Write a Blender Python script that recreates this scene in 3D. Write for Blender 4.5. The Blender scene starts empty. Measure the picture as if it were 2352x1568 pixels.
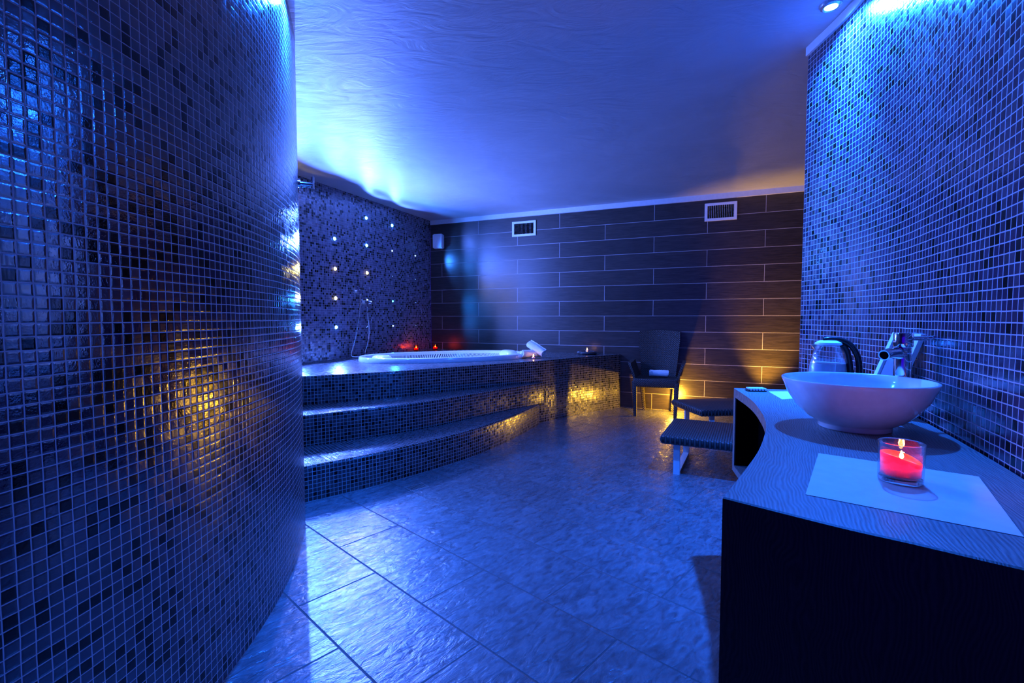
import bpy, bmesh, math, random
from mathutils import Vector, Matrix
random.seed(7)
sc = bpy.context.scene
COL = sc.collection
PI = math.pi

# ------------------------------------------------------------ camera
PITCH = math.atan(54 / 1090)
cam = bpy.data.cameras.new('camera')
cam.sensor_width = 36.0
cam.lens = 1090 / 2352 * 36.0
cam.clip_start = 0.02
cam_o = bpy.data.objects.new('camera', cam)
cam_o.location = (0, 0, 1.15)
cam_o.rotation_euler = (PI / 2 - PITCH, 0, 0)
COL.objects.link(cam_o)
sc.camera = cam_o

# ------------------------------------------------------------ world and exposure
sc.view_settings.view_transform = 'Standard'
sc.view_settings.look = 'None'
sc.view_settings.gamma = 1.0
sc.view_settings.use_curve_mapping = False
sc.view_settings.exposure = 0.0
w = bpy.data.worlds.new('world')
sc.world = w
w.use_nodes = True
bg = w.node_tree.nodes['Background']
bg.inputs[0].default_value = (0.04, 0.004, 1.0, 1)
bg.inputs[1].default_value = 0.65

BLUE = (0.010, 0.135, 1.0)
CYAN = (0.10, 0.42, 1.0)
DEEP = (0.05, 0.08, 1.0)
AMBER = (1.0, 0.52, 0.04)
CANDLE = (1.0, 0.30, 0.04)


def spot(loc, to, power, col, ang=140, blend=0.6, size=0.03):
    l = bpy.data.lights.new('spot', 'SPOT')
    l.energy = power; l.color = col
    l.spot_size = math.radians(ang); l.spot_blend = blend
    l.shadow_soft_size = size
    o = bpy.data.objects.new('spot_light', l)
    o.location = loc
    o.rotation_euler = (Vector(to) - Vector(loc)).to_track_quat('-Z', 'Y').to_euler()
    COL.objects.link(o)
    return o


def point(loc, power, col, size=0.02):
    l = bpy.data.lights.new('point', 'POINT')
    l.energy = power; l.color = col; l.shadow_soft_size = size
    o = bpy.data.objects.new('point_light', l)
    o.location = loc
    COL.objects.link(o)
    return o


CEIL = 2.61
CZ = 0.815
DZ = 0.683
DOWNLIGHTS = [  # x, y, power, angle
    (1.49, 2.29, 430, 150),
    (-0.97, 2.20, 250, 150),
    (0.75, 0.35, 120, 130),
]
for (x, y, p, a) in DOWNLIGHTS:
    spot((x, y, CEIL - 0.035), (x, y, 0), p, BLUE, a, 0.7, 0.025)
    spot((x, y, CEIL - 0.035), (x, y, 0), p * 2.6, BLUE, 60, 1.0, 0.025)


# ------------------------------------------------------------ material helpers
class NT:
    def __init__(s, name):
        m = bpy.data.materials.new(name)
        m.use_nodes = True
        s.m = m; s.t = m.node_tree; s.n = s.t.nodes; s.l = s.t.links
        s.b = s.n['Principled BSDF']

    def node(s, typ, **kw):
        n = s.n.new(typ)
        for k, v in kw.items():
            setattr(n, k, v)
        return n

    def link(s, a, b):
        s.l.new(a, b)

    def math(s, op, a, b=None, c=None):
        n = s.n.new('ShaderNodeMath'); n.operation = op
        for i, v in enumerate((a, b, c)):
            if v is None: continue
            if isinstance(v, (int, float)): n.inputs[i].default_value = v
            else: s.l.new(v, n.inputs[i])
        return n.outputs[0]

    def vmath(s, op, a, b=None, scale=None):
        n = s.n.new('ShaderNodeVectorMath'); n.operation = op
        for i, v in enumerate((a, b)):
            if v is None: continue
            if isinstance(v, (tuple, list)): n.inputs[i].default_value = v
            else: s.l.new(v, n.inputs[i])
        if scale is not None:
            n.inputs['Scale'].default_value = scale
        return n.outputs[0]

    def mixc(s, f, a, b, mode='MIX'):
        n = s.n.new('ShaderNodeMix'); n.data_type = 'RGBA'; n.blend_type = mode
        for k, v in ((0, f), (6, a), (7, b)):
            if isinstance(v, (int, float)): n.inputs[k].default_value = v
            elif isinstance(v, (tuple, list)): n.inputs[k].default_value = (*v[:3], 1)
            else: s.l.new(v, n.inputs[k])
        return n.outputs[2]

    def mixf(s, f, a, b):
        n = s.n.new('ShaderNodeMix'); n.data_type = 'FLOAT'
        for k, v in ((0, f), (2, a), (3, b)):
            if isinstance(v, (int, float)): n.inputs[k].default_value = v
            else: s.l.new(v, n.inputs[k])
        return n.outputs[0]

    def noise(s, vec, scale, detail=3, rough=0.5, dist=0.0):
        n = s.n.new('ShaderNodeTexNoise')
        n.inputs['Scale'].default_value = scale
        n.inputs['Detail'].default_value = detail
        n.inputs['Roughness'].default_value = rough
        n.inputs['Distortion'].default_value = dist
        if vec is not None: s.l.new(vec, n.inputs['Vector'])
        return n.outputs[0]

    def mapping(s, vec, scale=(1, 1, 1), rot=(0, 0, 0), loc=(0, 0, 0)):
        n = s.n.new('ShaderNodeMapping')
        n.inputs['Scale'].default_value = scale
        n.inputs['Rotation'].default_value = rot
        n.inputs['Location'].default_value = loc
        s.l.new(vec, n.inputs['Vector'])
        return n.outputs[0]

    def ramp(s, f, stops):
        n = s.n.new('ShaderNodeValToRGB')
        e = n.color_ramp.elements
        while len(e) < len(stops): e.new(0.5)
        for i, (p, c) in enumerate(stops):
            e[i].position = p; e[i].color = (*c, 1)
        s.l.new(f, n.inputs[0])
        return n.outputs[0]

    def smooth(s, v, a, b, lo=0.0, hi=1.0):
        n = s.n.new('ShaderNodeMapRange'); n.interpolation_type = 'SMOOTHSTEP'
        n.inputs[1].default_value = a; n.inputs[2].default_value = b
        n.inputs[3].default_value = lo; n.inputs[4].default_value = hi
        s.l.new(v, n.inputs[0])
        return n.outputs[0]

    def bump(s, h, strength=0.5, dist=0.002, normal=None):
        n = s.n.new('ShaderNodeBump')
        n.inputs['Strength'].default_value = strength
        n.inputs['Distance'].default_value = dist
        s.l.new(h, n.inputs['Height'])
        if normal is not None: s.l.new(normal, n.inputs['Normal'])
        return n.outputs[0]

    def set(s, **kw):
        for k, v in kw.items():
            i = s.b.inputs[k.replace('_', ' ')]
            if isinstance(v, (int, float)): i.default_value = v
            elif isinstance(v, (tuple, list)): i.default_value = (*v, 1) if (len(v) == 3 and i.type == 'RGBA') else v
            else: s.l.new(v, i)
        return s.m


def simple(name, col, rough=0.5, metal=0.0, **kw):
    t = NT(name)
    tc = t.node('ShaderNodeTexCoord').outputs['Object']
    n = t.noise(tc, 35, 3)
    v = t.mixc(n, tuple(c * 0.88 for c in col), tuple(min(1, c * 1.1) for c in col))
    r = t.math('MULTIPLY_ADD', n, 0.08, rough - 0.04)
    return t.set(Base_Color=v, Roughness=r, Metallic=metal, **kw)


def mosaic(name, dark, light, grout, ior=2.0, pitch=0.0265, rough=0.13, tilt=0.05, ripple=0.5, blackf=0.22, metal=0.0, gw=0.045):
    t = NT(name)
    uv = t.node('ShaderNodeTexCoord').outputs['UV']
    wob = t.vmath('SUBTRACT', t.node('ShaderNodeTexNoise').outputs[1], (0.5, 0.5, 0.5))
    nn = wob.node.inputs[0].links[0].from_node
    nn.inputs['Scale'].default_value = 14
    t.link(uv, nn.inputs['Vector'])
    uvw = t.vmath('ADD', uv, t.vmath('SCALE', wob, scale=0.0035))
    sc_ = t.vmath('SCALE', uvw, scale=1.0 / pitch)
    cell = t.vmath('FLOOR', sc_)
    fr = t.vmath('FRACTION', sc_)
    sep = t.node('ShaderNodeSeparateXYZ'); t.link(fr, sep.inputs[0])
    dx = t.math('MINIMUM', sep.outputs[0], t.math('SUBTRACT', 1.0, sep.outputs[0]))
    dy = t.math('MINIMUM', sep.outputs[1], t.math('SUBTRACT', 1.0, sep.outputs[1]))
    d = t.math('MINIMUM', dx, dy)
    mask = t.smooth(d, gw * 0.7, gw * 1.35)
    wn = t.node('ShaderNodeTexWhiteNoise', noise_dimensions='2D'); t.link(cell, wn.inputs['Vector'])
    val, rcol = wn.outputs['Value'], wn.outputs['Color']
    sc3 = t.node('ShaderNodeSeparateColor'); t.link(rcol, sc3.inputs[0])
    tone = t.mixc(sc3.outputs[0], dark, light)
    isblack = t.math('LESS_THAN', val, blackf)
    tone = t.mixc(isblack, tone, (0.003, 0.003, 0.004))
    colr = t.mixc(mask, grout, tone)
    gn = t.node('ShaderNodeNewGeometry').outputs['Normal']
    rnd = t.vmath('SCALE', t.vmath('SUBTRACT', rcol, (0.5, 0.5, 0.5)), scale=tilt)
    nrm = t.vmath('NORMALIZE', t.vmath('ADD', gn, rnd))
    off = t.vmath('ADD', uv, t.vmath('SCALE', rcol, scale=3.0))
    rip = t.noise(off, 210, 2, 0.55)
    rip2 = t.noise(off, 60, 2, 0.5)
    edge = t.smooth(d, gw, gw + 0.16)
    h = t.math('ADD', t.math('MULTIPLY', rip, 0.30), t.math('MULTIPLY', rip2, 0.55))
    h = t.math('ADD', h, t.math('MULTIPLY', edge, 0.35))
    bn = t.bump(h, ripple, 0.0012, nrm)
    r = t.mixf(mask, 0.75, t.math('MULTIPLY_ADD', sc3.outputs[1], 0.16, rough))
    spec = t.mixf(mask, 0.2, t.mixf(isblack, 0.6, 0.2))
    return t.set(Base_Color=colr, Roughness=r, Normal=bn, Specular_IOR_Level=spec, Metallic=t.math('MULTIPLY', mask, metal), IOR=ior)


M = {}
M['mosaic_left'] = mosaic('mosaic_glass_near', (0.006, 0.003, 0.010), (0.022, 0.012, 0.032), (0.40, 0.40, 0.43), rough=0.07, tilt=0.035, ripple=0.8, gw=0.042)
M['mosaic_right'] = mosaic('mosaic_glass_right', (0.010, 0.006, 0.02), (0.045, 0.028, 0.065), (0.39, 0.39, 0.44), rough=0.10, tilt=0.04, ripple=0.35, blackf=0.16, gw=0.05)
M['mosaic_star'] = mosaic('mosaic_glass_star_wall', (0.02, 0.016, 0.03), (0.20, 0.17, 0.25), (0.30, 0.30, 0.36), tilt=0.10, ripple=0.5)
M['mosaic_deck'] = mosaic('mosaic_glass_platform', (0.008, 0.006, 0.009), (0.034, 0.026, 0.03), (0.24, 0.23, 0.24), ior=1.6, tilt=0.06, ripple=0.5, rough=0.16, gw=0.055)


def mk_slate():
    t = NT('slate_floor_tiles')
    tc = t.node('ShaderNodeTexCoord').outputs['Object']
    # tile frame: long axis at -43 degrees
    v = t.mapping(tc, rot=(0, 0, math.radians(43)))
    sep = t.node('ShaderNodeSeparateXYZ'); t.link(v, sep.inputs[0])
    A, B = 0.6885, 0.35
    rb = t.math('DIVIDE', t.math('SUBTRACT', sep.outputs[1], 0.061), B)
    row = t.math('FLOOR', rb)
    par = t.math('FLOORED_MODULO', row, 2.0)
    ra = t.math('DIVIDE', t.math('ADD', sep.outputs[0], 10.0 * A + 0.846), A)
    ra = t.math('ADD', ra, t.math('MULTIPLY', t.math('SUBTRACT', 1.0, par), 0.5))
    fa = t.math('FRACT', ra); fb = t.math('FRACT', rb)
    da = t.math('MULTIPLY', t.math('MINIMUM', fa, t.math('SUBTRACT', 1.0, fa)), A)
    db = t.math('MULTIPLY', t.math('MINIMUM', fb, t.math('SUBTRACT', 1.0, fb)), B)
    d = t.math('MINIMUM', da, db)
    mask = t.smooth(d, 0.0024, 0.0046)
    cmb = t.node('ShaderNodeCombineXYZ'); t.link(t.math('FLOOR', ra), cmb.inputs[0]); t.link(row, cmb.inputs[1])
    wn = t.node('ShaderNodeTexWhiteNoise', noise_dimensions='2D'); t.link(cmb.outputs[0], wn.inputs['Vector'])
    off = t.vmath('ADD', v, t.vmath('SCALE', wn.outputs['Color'], scale=7.0))
    # rotate relief a little per tile by shearing
    lay = t.mapping(off, scale=(2.6, 1.0, 1.0), rot=(0, 0, 0.5))
    n1 = t.noise(lay, 10, 5, 0.55, 1.6)
    n2 = t.noise(t.mapping(off, scale=(3.0, 1.0, 1.0), rot=(0, 0, 0.9)), 30, 3, 0.5, 0.8)
    n3 = t.noise(off, 4, 3)
    base = t.ramp(n1, [(0.34, (0.06, 0.06, 0.065)), (0.66, (0.15, 0.15, 0.16))])
    var = t.math('MULTIPLY_ADD', wn.outputs['Value'], 0.25, 0.85)
    base = t.mixc(1.0, base, t.mixc(var, (0, 0, 0), (1, 1, 1)), 'MULTIPLY')
    base = t.mixc(mask, (0.018, 0.018, 0.02), base)
    h = t.math('ADD', t.math('MULTIPLY', n1, 1.0), t.math('MULTIPLY', n2, 0.22))
    amp = t.smooth(n3, 0.3, 0.7, 0.5, 1.0)
    h = t.math('MULTIPLY', h, amp)
    h = t.math('ADD', h, t.math('MULTIPLY', mask, 0.30))
    bn = t.bump(h, 0.9, 0.0055)
    r = t.math('MULTIPLY_ADD', n2, 0.18, 0.18)
    r = t.mixf(mask, 0.8, r)
    return t.set(Base_Color=base, Roughness=r, Normal=bn, Specular_IOR_Level=0.6, IOR=1.7)


def mk_plank():
    t = NT('wood_plank_wall_tiles')
    uv = t.node('ShaderNodeTexCoord').outputs['UV']
    sep = t.node('ShaderNodeSeparateXYZ'); t.link(uv, sep.inputs[0])
    P, L = 0.196, 1.225
    rb = t.math('DIVIDE', sep.outputs[1], P)
    row = t.math('FLOOR', rb)
    par = t.math('FLOORED_MODULO', row, 2.0)
    ra = t.math('DIVIDE', t.math('ADD', sep.outputs[0], 20 * L - PLANK0), L)
    ra = t.math('ADD', ra, t.math('MULTIPLY', par, 0.5))
    fa = t.math('FRACT', ra); fb = t.math('FRACT', rb)
    da = t.math('MULTIPLY', t.math('MINIMUM', fa, t.math('SUBTRACT', 1.0, fa)), L)
    db = t.math('MULTIPLY', t.math('MINIMUM', fb, t.math('SUBTRACT', 1.0, fb)), P)
    mask = t.smooth(t.math('MINIMUM', da, db), 0.0016, 0.0036)
    cmb = t.node('ShaderNodeCombineXYZ'); t.link(t.math('FLOOR', ra), cmb.inputs[0]); t.link(row, cmb.inputs[1])
    wn = t.node('ShaderNodeTexWhiteNoise', noise_dimensions='2D'); t.link(cmb.outputs[0], wn.inputs['Vector'])
    off = t.vmath('ADD', uv, t.vmath('SCALE', wn.outputs['Color'], scale=5.0))
    g = t.noise(t.mapping(off, scale=(1.0, 14.0, 1.0)), 6, 6, 0.65, 0.6)
    g2 = t.noise(t.mapping(off, scale=(1.0, 30.0, 1.0)), 14, 4, 0.6)
    base = t.ramp(g, [(0.3, (0.020, 0.014, 0.012)), (0.72, (0.072, 0.052, 0.044))])
    var = t.math('MULTIPLY_ADD', wn.outputs['Value'], 0.4, 0.75)
    base = t.mixc(1.0, base, t.mixc(var, (0, 0, 0), (1, 1, 1)), 'MULTIPLY')
    col = t.mixc(mask, (0.38, 0.33, 0.34), base)
    h = t.math('ADD', t.math('MULTIPLY', g, 0.6), t.math('MULTIPLY', g2, 0.3))
    h = t.math('MULTIPLY', h, mask)
    bn = t.bump(h, 0.45, 0.0025)
    r = t.mixf(mask, 0.8, t.math('MULTIPLY_ADD', g2, 0.12, 0.24))
    return t.set(Base_Color=col, Roughness=r, Normal=bn, Specular_IOR_Level=0.5, IOR=1.65)


PLANK0 = 0.385
M['slate'] = mk_slate()
M['plank'] = mk_plank()


def mk_ceiling():
    t = NT('stucco_ceiling_paint')
    tc = t.node('ShaderNodeTexCoord').outputs['Object']
    n = t.noise(tc, 1.6, 5, 0.6, 1.6)
    n2 = t.noise(t.mapping(tc, scale=(1, 2.4, 1), rot=(0, 0, 0.6)), 3.0, 5, 0.6, 2.2)
    col = t.mixc(n, (0.30, 0.30, 0.32), (0.44, 0.44, 0.46))
    bn = t.bump(n2, 0.25, 0.02)
    return t.set(Base_Color=col, Roughness=t.math('MULTIPLY_ADD', n2, 0.2, 0.38), Normal=bn, Specular_IOR_Level=0.5)


M['ceiling'] = mk_ceiling()
M['white_trim'] = simple('white_trim_paint', (0.62, 0.62, 0.64), 0.45)
M['dark_plaster'] = simple('dark_plaster', (0.09, 0.08, 0.10), 0.7)
M['white_plastic'] = simple('white_plastic', (0.72, 0.72, 0.74), 0.35)
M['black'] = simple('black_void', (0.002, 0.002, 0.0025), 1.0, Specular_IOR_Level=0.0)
M['acrylic'] = simple('white_acrylic', (0.80, 0.80, 0.82), 0.12, Coat_Weight=0.4)
M['ceramic'] = simple('white_ceramic', (0.86, 0.86, 0.87), 0.08, Coat_Weight=0.5)
M['chrome'] = simple('chrome', (0.78, 0.78, 0.80), 0.07, 1.0)
M['steel'] = simple('brushed_steel', (0.62, 0.62, 0.64), 0.28, 0.85)
M['paper'] = simple('white_paper', (0.60, 0.60, 0.61), 0.55)
M['card'] = simple('white_card', (0.9, 0.9, 0.9), 0.5)
M['gloss_black'] = simple('gloss_black_plastic', (0.012, 0.012, 0.014), 0.08)
M['dark_glass'] = simple('dark_glass', (0.04, 0.04, 0.05), 0.06, Coat_Weight=1.0)
M['milk'] = simple('boiling_water', (0.75, 0.72, 0.78), 0.3)
M['photo'] = simple('picture_print', (0.20, 0.18, 0.26), 0.2)
M['wick'] = simple('burnt_wick', (0.02, 0.015, 0.01), 0.9)
M['tin'] = simple('aluminium_cup', (0.7, 0.7, 0.7), 0.25, 0.9)


def mk_vent_slot():
    t = NT('tub_grille_slots')
    uv = t.node('ShaderNodeTexCoord').outputs['UV']
    sep = t.node('ShaderNodeSeparateXYZ'); t.link(uv, sep.inputs[0])
    f = t.math('FRACT', t.math('ADD', t.math('MULTIPLY', sep.outputs[0], 55.0), t.math('MULTIPLY', sep.outputs[1], 1.0)))
    m = t.math('LESS_THAN', f, 0.42)
    v = sep.outputs[1]
    inn = t.math('MULTIPLY', t.math('GREATER_THAN', v, 0.18), t.math('LESS_THAN', v, 0.82))
    m = t.math('MULTIPLY', m, inn)
    return t.set(Base_Color=t.mixc(m, (0.80, 0.80, 0.82), (0.03, 0.03, 0.04)), Roughness=0.2)


M['grille'] = mk_vent_slot()


def mk_wood(name, c0, c1, ang, scale=1.0, rough=0.35, axis='XY', spec=0.5, bumpd=0.0008):
    t = NT(name)
    tc = t.node('ShaderNodeTexCoord').outputs['UV' if axis == 'UV' else 'Object']
    v = t.mapping(tc, rot=(0, 0, -ang))
    lv = t.mapping(v, scale=(1.0, 9.0, 9.0))
    w1 = t.noise(t.mapping(v, scale=(1.0, 2.2, 2.2)), 3.2 * scale, 2, 0.5, 0.3)
    w2 = t.noise(t.mapping(v, scale=(1.0, 3.0, 3.0)), 16 * scale, 2, 0.5)
    sp = t.node('ShaderNodeSeparateXYZ'); t.link(v, sp.inputs[0])
    ph = t.math('ADD', t.math('MULTIPLY', sp.outputs[1], 950.0), t.math('ADD', t.math('MULTIPLY', w1, 75.0), t.math('MULTIPLY', w2, 9.0)))
    bands = t.math('SINE', ph)
    fine = t.noise(t.mapping(v, scale=(1.0, 22.0, 22.0)), 16 * scale, 3, 0.6)
    k = t.math('ADD', t.math('MULTIPLY', t.math('MULTIPLY_ADD', bands, 0.5, 0.5), 0.34), t.math('MULTIPLY', fine, 0.66))
    col = t.ramp(k, [(0.2, c0), (0.75, c1)])
    bn = t.bump(k, 0.5, bumpd)
    return t.set(Base_Color=col, Roughness=t.math('MULTIPLY_ADD', fine, 0.18, rough), Normal=bn, Specular_IOR_Level=spec)


M['laminate'] = mk_wood('grey_wood_laminate', (0.085, 0.080, 0.080), (0.235, 0.225, 0.22), math.radians(63), 1.0, 0.30)
M['dark_wood'] = mk_wood('dark_wenge_panel', (0.020, 0.014, 0.012), (0.062, 0.045, 0.04), math.radians(90), 1.6, 0.42, 'UV', 0.35)


def mk_wicker(name, u, v, c0, c1):
    t = NT(name)
    uv = t.node('ShaderNodeTexCoord').outputs['UV']
    s = t.mapping(uv, scale=(u, v, 1))
    sep = t.node('ShaderNodeSeparateXYZ'); t.link(s, sep.inputs[0])
    row = t.math('FLOOR', sep.outputs[1])
    off = t.math('MULTIPLY', t.math('FLOORED_MODULO', row, 2.0), 0.5)
    fx = t.math('FRACT', t.math('ADD', sep.outputs[0], off))
    fy = t.math('FRACT', sep.outputs[1])
    hx = t.math('SINE', t.math('MULTIPLY', fx, PI))
    hy = t.math('SINE', t.math('MULTIPLY', fy, PI))
    h = t.math('MULTIPLY', t.math('POWER', hx, 0.7), t.math('POWER', hy, 0.6))
    col = t.ramp(h, [(0.15, c0), (0.8, c1)])
    bn = t.bump(h, 1.0, 0.004)
    return t.set(Base_Color=col, Roughness=0.5, Normal=bn, Specular_IOR_Level=0.4)


M['wicker'] = mk_wicker('dark_woven_wicker', 42, 80, (0.004, 0.003, 0.003), (0.10, 0.075, 0.065))
M['wicker_pad'] = mk_wicker('black_woven_lounger_wicker', 34, 60, (0.004, 0.003, 0.003), (0.085, 0.07, 0.07))


def mk_towel():
    t = NT('white_terry_towel')
    tc = t.node('ShaderNodeTexCoord').outputs['Object']
    n = t.noise(tc, 260, 3, 0.7)
    n2 = t.noise(tc, 24, 3)
    return t.set(Base_Color=t.mixc(n2, (0.72, 0.71, 0.70), (0.86, 0.85, 0.84)), Roughness=0.95,
                 Normal=t.bump(t.math('ADD', n, n2), 0.8, 0.004), Sheen_Weight=0.3)


M['towel'] = mk_towel()


def mk_glass(name, tint=(1, 1, 1), refl=0.06):
    """thin-walled glass: clear transmission with a fresnel reflection"""
    t = NT(name)
    t.n.remove(t.b)
    out = [n for n in t.n if n.type == 'OUTPUT_MATERIAL'][0]
    tr = t.node('ShaderNodeBsdfTransparent'); tr.inputs[0].default_value = (*tint, 1)
    gl = t.node('ShaderNodeBsdfGlossy'); gl.inputs['Roughness'].default_value = 0.03
    lw = t.node('ShaderNodeLayerWeight'); lw.inputs[0].default_value = 0.35
    f = t.math('MULTIPLY_ADD', t.math('POWER', lw.outputs['Facing'], 1.8), 0.8, refl)
    mx = t.node('ShaderNodeMixShader')
    t.link(f, mx.inputs[0]); t.link(tr.outputs[0], mx.inputs[1]); t.link(gl.outputs[0], mx.inputs[2])
    t.link(mx.outputs[0], out.inputs[0])
    return t.m


M['glass'] = mk_glass('clear_glass', (0.93, 0.94, 0.96))
M['solid_glass'] = simple('thick_clear_glass', (0.95, 0.95, 0.97), 0.02, IOR=1.45, Transmission_Weight=1.0)
M['glass_red'] = mk_glass('red_glass', (1.0, 0.42, 0.18))


def mk_wax(name, col):
    t = NT(name)
    t.b.subsurface_method = 'RANDOM_WALK'
    return t.set(Base_Color=col, Roughness=0.35, Subsurface_Weight=1.0, Subsurface_Radius=(1.0, 0.14, 0.06), Subsurface_Scale=0.02)


M['wax_red'] = mk_wax('red_candle_wax', (0.95, 0.025, 0.015))
M['wax_white'] = mk_wax('white_candle_wax', (0.9, 0.8, 0.7))


def mk_emit(name, col, strength):
    t = NT(name)
    return t.set(Base_Color=(0.8, 0.8, 0.8), Emission_Color=col, Emission_Strength=strength)


M['flame'] = mk_emit('candle_flame', (1.0, 0.42, 0.07), 45)
M['led_blue'] = mk_emit('lit_blue_led', (0.03, 0.2, 1.0), 50)
M['led_yellow'] = mk_emit('lit_yellow_led', (1.0, 0.72, 0.12), 14)
M['led_cyan'] = mk_emit('lit_cyan_led', (0.05, 0.75, 1.0), 14)
M['led_white'] = mk_emit('lit_white_led', (0.3, 0.5, 1.0), 6)
M['led_dim'] = mk_emit('faint_led', (0.2, 0.4, 1.0), 1.0)
M['down_bulb'] = mk_emit('lit_downlight_lens', (0.06, 0.25, 1.0), 70)
M['amber_glow'] = mk_emit('lit_amber_globe', (1.0, 0.55, 0.08), 22)


# ------------------------------------------------------------ mesh helpers
def obj(name, bm, mat, parent=None, loc=None, smooth=None):
    me = bpy.data.meshes.new(name)
    bmesh.ops.recalc_face_normals(bm, faces=bm.faces)
    bm.to_mesh(me); bm.free()
    o = bpy.data.objects.new(name, me)
    COL.objects.link(o)
    me.materials.append(M[mat] if isinstance(mat, str) else mat)
    if parent is not None: o.parent = parent
    if loc is not None: o.location = loc
    if smooth:
        for p in me.polygons: p.use_smooth = True
        if isinstance(smooth, (int, float)) and smooth is not True:
            me.set_sharp_from_angle(angle=math.radians(smooth))
    return o


def NB():
    bm = bmesh.new()
    bm.loops.layers.uv.new('UVMap')
    return bm


def thing(name, label, cat, loc=(0, 0, 0), rotz=0.0, group=None):
    o = bpy.data.objects.new(name, None)
    COL.objects.link(o)
    o.empty_display_size = 0.05
    o.location = loc; o.rotation_euler = (0, 0, rotz)
    o['label'] = label; o['category'] = cat
    if group: o['group'] = group
    return o


def tag(o, label, cat, group=None):
    o['label'] = label; o['category'] = cat
    if group: o['group'] = group
    return o


def struct(o):
    o['kind'] = 'structure'
    return o


def box(bm, x0, x1, y0, y1, z0, z1, mat=None, bev=0.0):
    vs = [bm.verts.new(p) for p in ((x0, y0, z0), (x1, y0, z0), (x1, y1, z0), (x0, y1, z0), (x0, y0, z1), (x1, y0, z1), (x1, y1, z1), (x0, y1, z1))]
    if mat is not None:
        for v in vs: v.co = mat @ v.co
    fs = [bm.faces.new([vs[i] for i in f]) for f in ((0, 3, 2, 1), (4, 5, 6, 7), (0, 1, 5, 4), (1, 2, 6, 5), (2, 3, 7, 6), (3, 0, 4, 7))]
    if bev:
        es = list({e for f in fs for e in f.edges})
        bmesh.ops.bevel(bm, geom=es, offset=bev, segments=2, affect='EDGES', clamp_overlap=True)
    return fs


def boxuv(bm, scale=1.0):
    uvl = bm.loops.layers.uv.verify()
    bm.normal_update()
    for f in bm.faces:
        n = f.normal
        ax = max(range(3), key=lambda i: abs(n[i]))
        for l in f.loops:
            c = l.vert.co
            l[uvl].uv = ((c.y, c.z), (c.x, c.z), (c.x, c.y))[ax]


def lathe(bm, prof, n=48, cx=0, cy=0, cz=0, sx=1, sy=1, closed=False):
    """prof: list of (r, z)"""
    rings = []
    for (r, z) in prof:
        if r < 1e-6:
            rings.append([bm.verts.new((cx, cy, cz + z))])
        else:
            rings.append([bm.verts.new((cx + sx * r * math.cos(2 * PI * k / n), cy + sy * r * math.sin(2 * PI * k / n), cz + z)) for k in range(n)])
    prs = list(zip(rings, rings[1:]))
    if closed: prs.append((rings[-1], rings[0]))
    for a, b in prs:
        for k in range(n):
            j = (k + 1) % n
            if len(a) == 1 and len(b) == 1: continue
            if len(a) == 1: bm.faces.new((a[0], b[k], b[j]))
            elif len(b) == 1: bm.faces.new((a[k], b[0], a[j]))
            else: bm.faces.new((a[k], b[k], b[j], a[j]))


def tube(bm, pts, r, n=12, cap=True, rs=None):
    pts = [Vector(p) for p in pts]
    rings = []
    up = None
    for i, p in enumerate(pts):
        if i == 0: t = pts[1] - p
        elif i == len(pts) - 1: t = p - pts[i - 1]
        else: t = (pts[i + 1] - pts[i - 1])
        t.normalize()
        if up is None:
            up = Vector((0, 0, 1)) if abs(t.z) < 0.9 else Vector((1, 0, 0))
        s = t.cross(up).normalized()
        up = s.cross(t).normalized()
        rr = rs[i] if rs else r
        rings.append([bm.verts.new(p + (s * math.cos(2 * PI * k / n) + up * math.sin(2 * PI * k / n)) * rr) for k in range(n)])
    for a, b in zip(rings, rings[1:]):
        for k in range(n):
            bm.faces.new((a[k], a[(k + 1) % n], b[(k + 1) % n], b[k]))
    if cap:
        bm.faces.new(rings[0][::-1]); bm.faces.new(rings[-1])


def catmull(P, n=10):
    P = [Vector(p) for p in P]
    Q = [P[0] * 2 - P[1]] + P + [P[-1] * 2 - P[-2]]
    out = []
    for i in range(1, len(Q) - 2):
        a, b, c, d = Q[i - 1], Q[i], Q[i + 1], Q[i + 2]
        for k in range(n):
            t = k / n
            out.append(0.5 * ((2 * b) + (c - a) * t + (2 * a - 5 * b + 4 * c - d) * t * t + (3 * b - a - 3 * c + d) * t ** 3))
    out.append(P[-1])
    return out


def arcl(path):
    s = [0.0]
    for a, b in zip(path, path[1:]): s.append(s[-1] + (b - a).length)
    return s


def ribbon(path, prof, u0=0.0, v0=None, flip=False):
    """sweep profile [(offset_to_left, z)] along a 2-D path; UV = (arc length, profile length)"""
    bm = NB(); uvl = bm.loops.layers.uv.verify()
    s = arcl(path)
    pl = [prof[0][1] if v0 is None else v0]
    for a, b in zip(prof, prof[1:]): pl.append(pl[-1] + math.hypot(b[0] - a[0], b[1] - a[1]))
    rows = []
    for i, p in enumerate(path):
        a = path[max(i - 1, 0)]; b = path[min(i + 1, len(path) - 1)]
        t = (b - a).normalized(); nrm = Vector((-t.y, t.x))
        rows.append([bm.verts.new((p.x + nrm.x * o, p.y + nrm.y * o, z)) for (o, z) in prof])
    for i in range(len(path) - 1):
        for j in range(len(prof) - 1):
            q = [(i, j), (i + 1, j), (i + 1, j + 1), (i, j + 1)]
            if flip: q = q[::-1]
            f = bm.faces.new([rows[a][b] for a, b in q])
            for l, (a, b) in zip(f.loops, q): l[uvl].uv = (u0 + s[a], pl[b])
    return bm


def prism(poly, z0, z1, uvrot=0.0, bev=0.0):
    bm = NB()
    lo = [bm.verts.new((x, y, z0)) for x, y in poly]
    hi = [bm.verts.new((x, y, z1)) for x, y in poly]
    n = len(poly)
    bm.faces.new(lo[::-1]); bm.faces.new(hi)
    for i in range(n):
        bm.faces.new((lo[i], lo[(i + 1) % n], hi[(i + 1) % n], hi[i]))
    return bm


def V2(L): return [Vector(p) for p in L]


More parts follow.
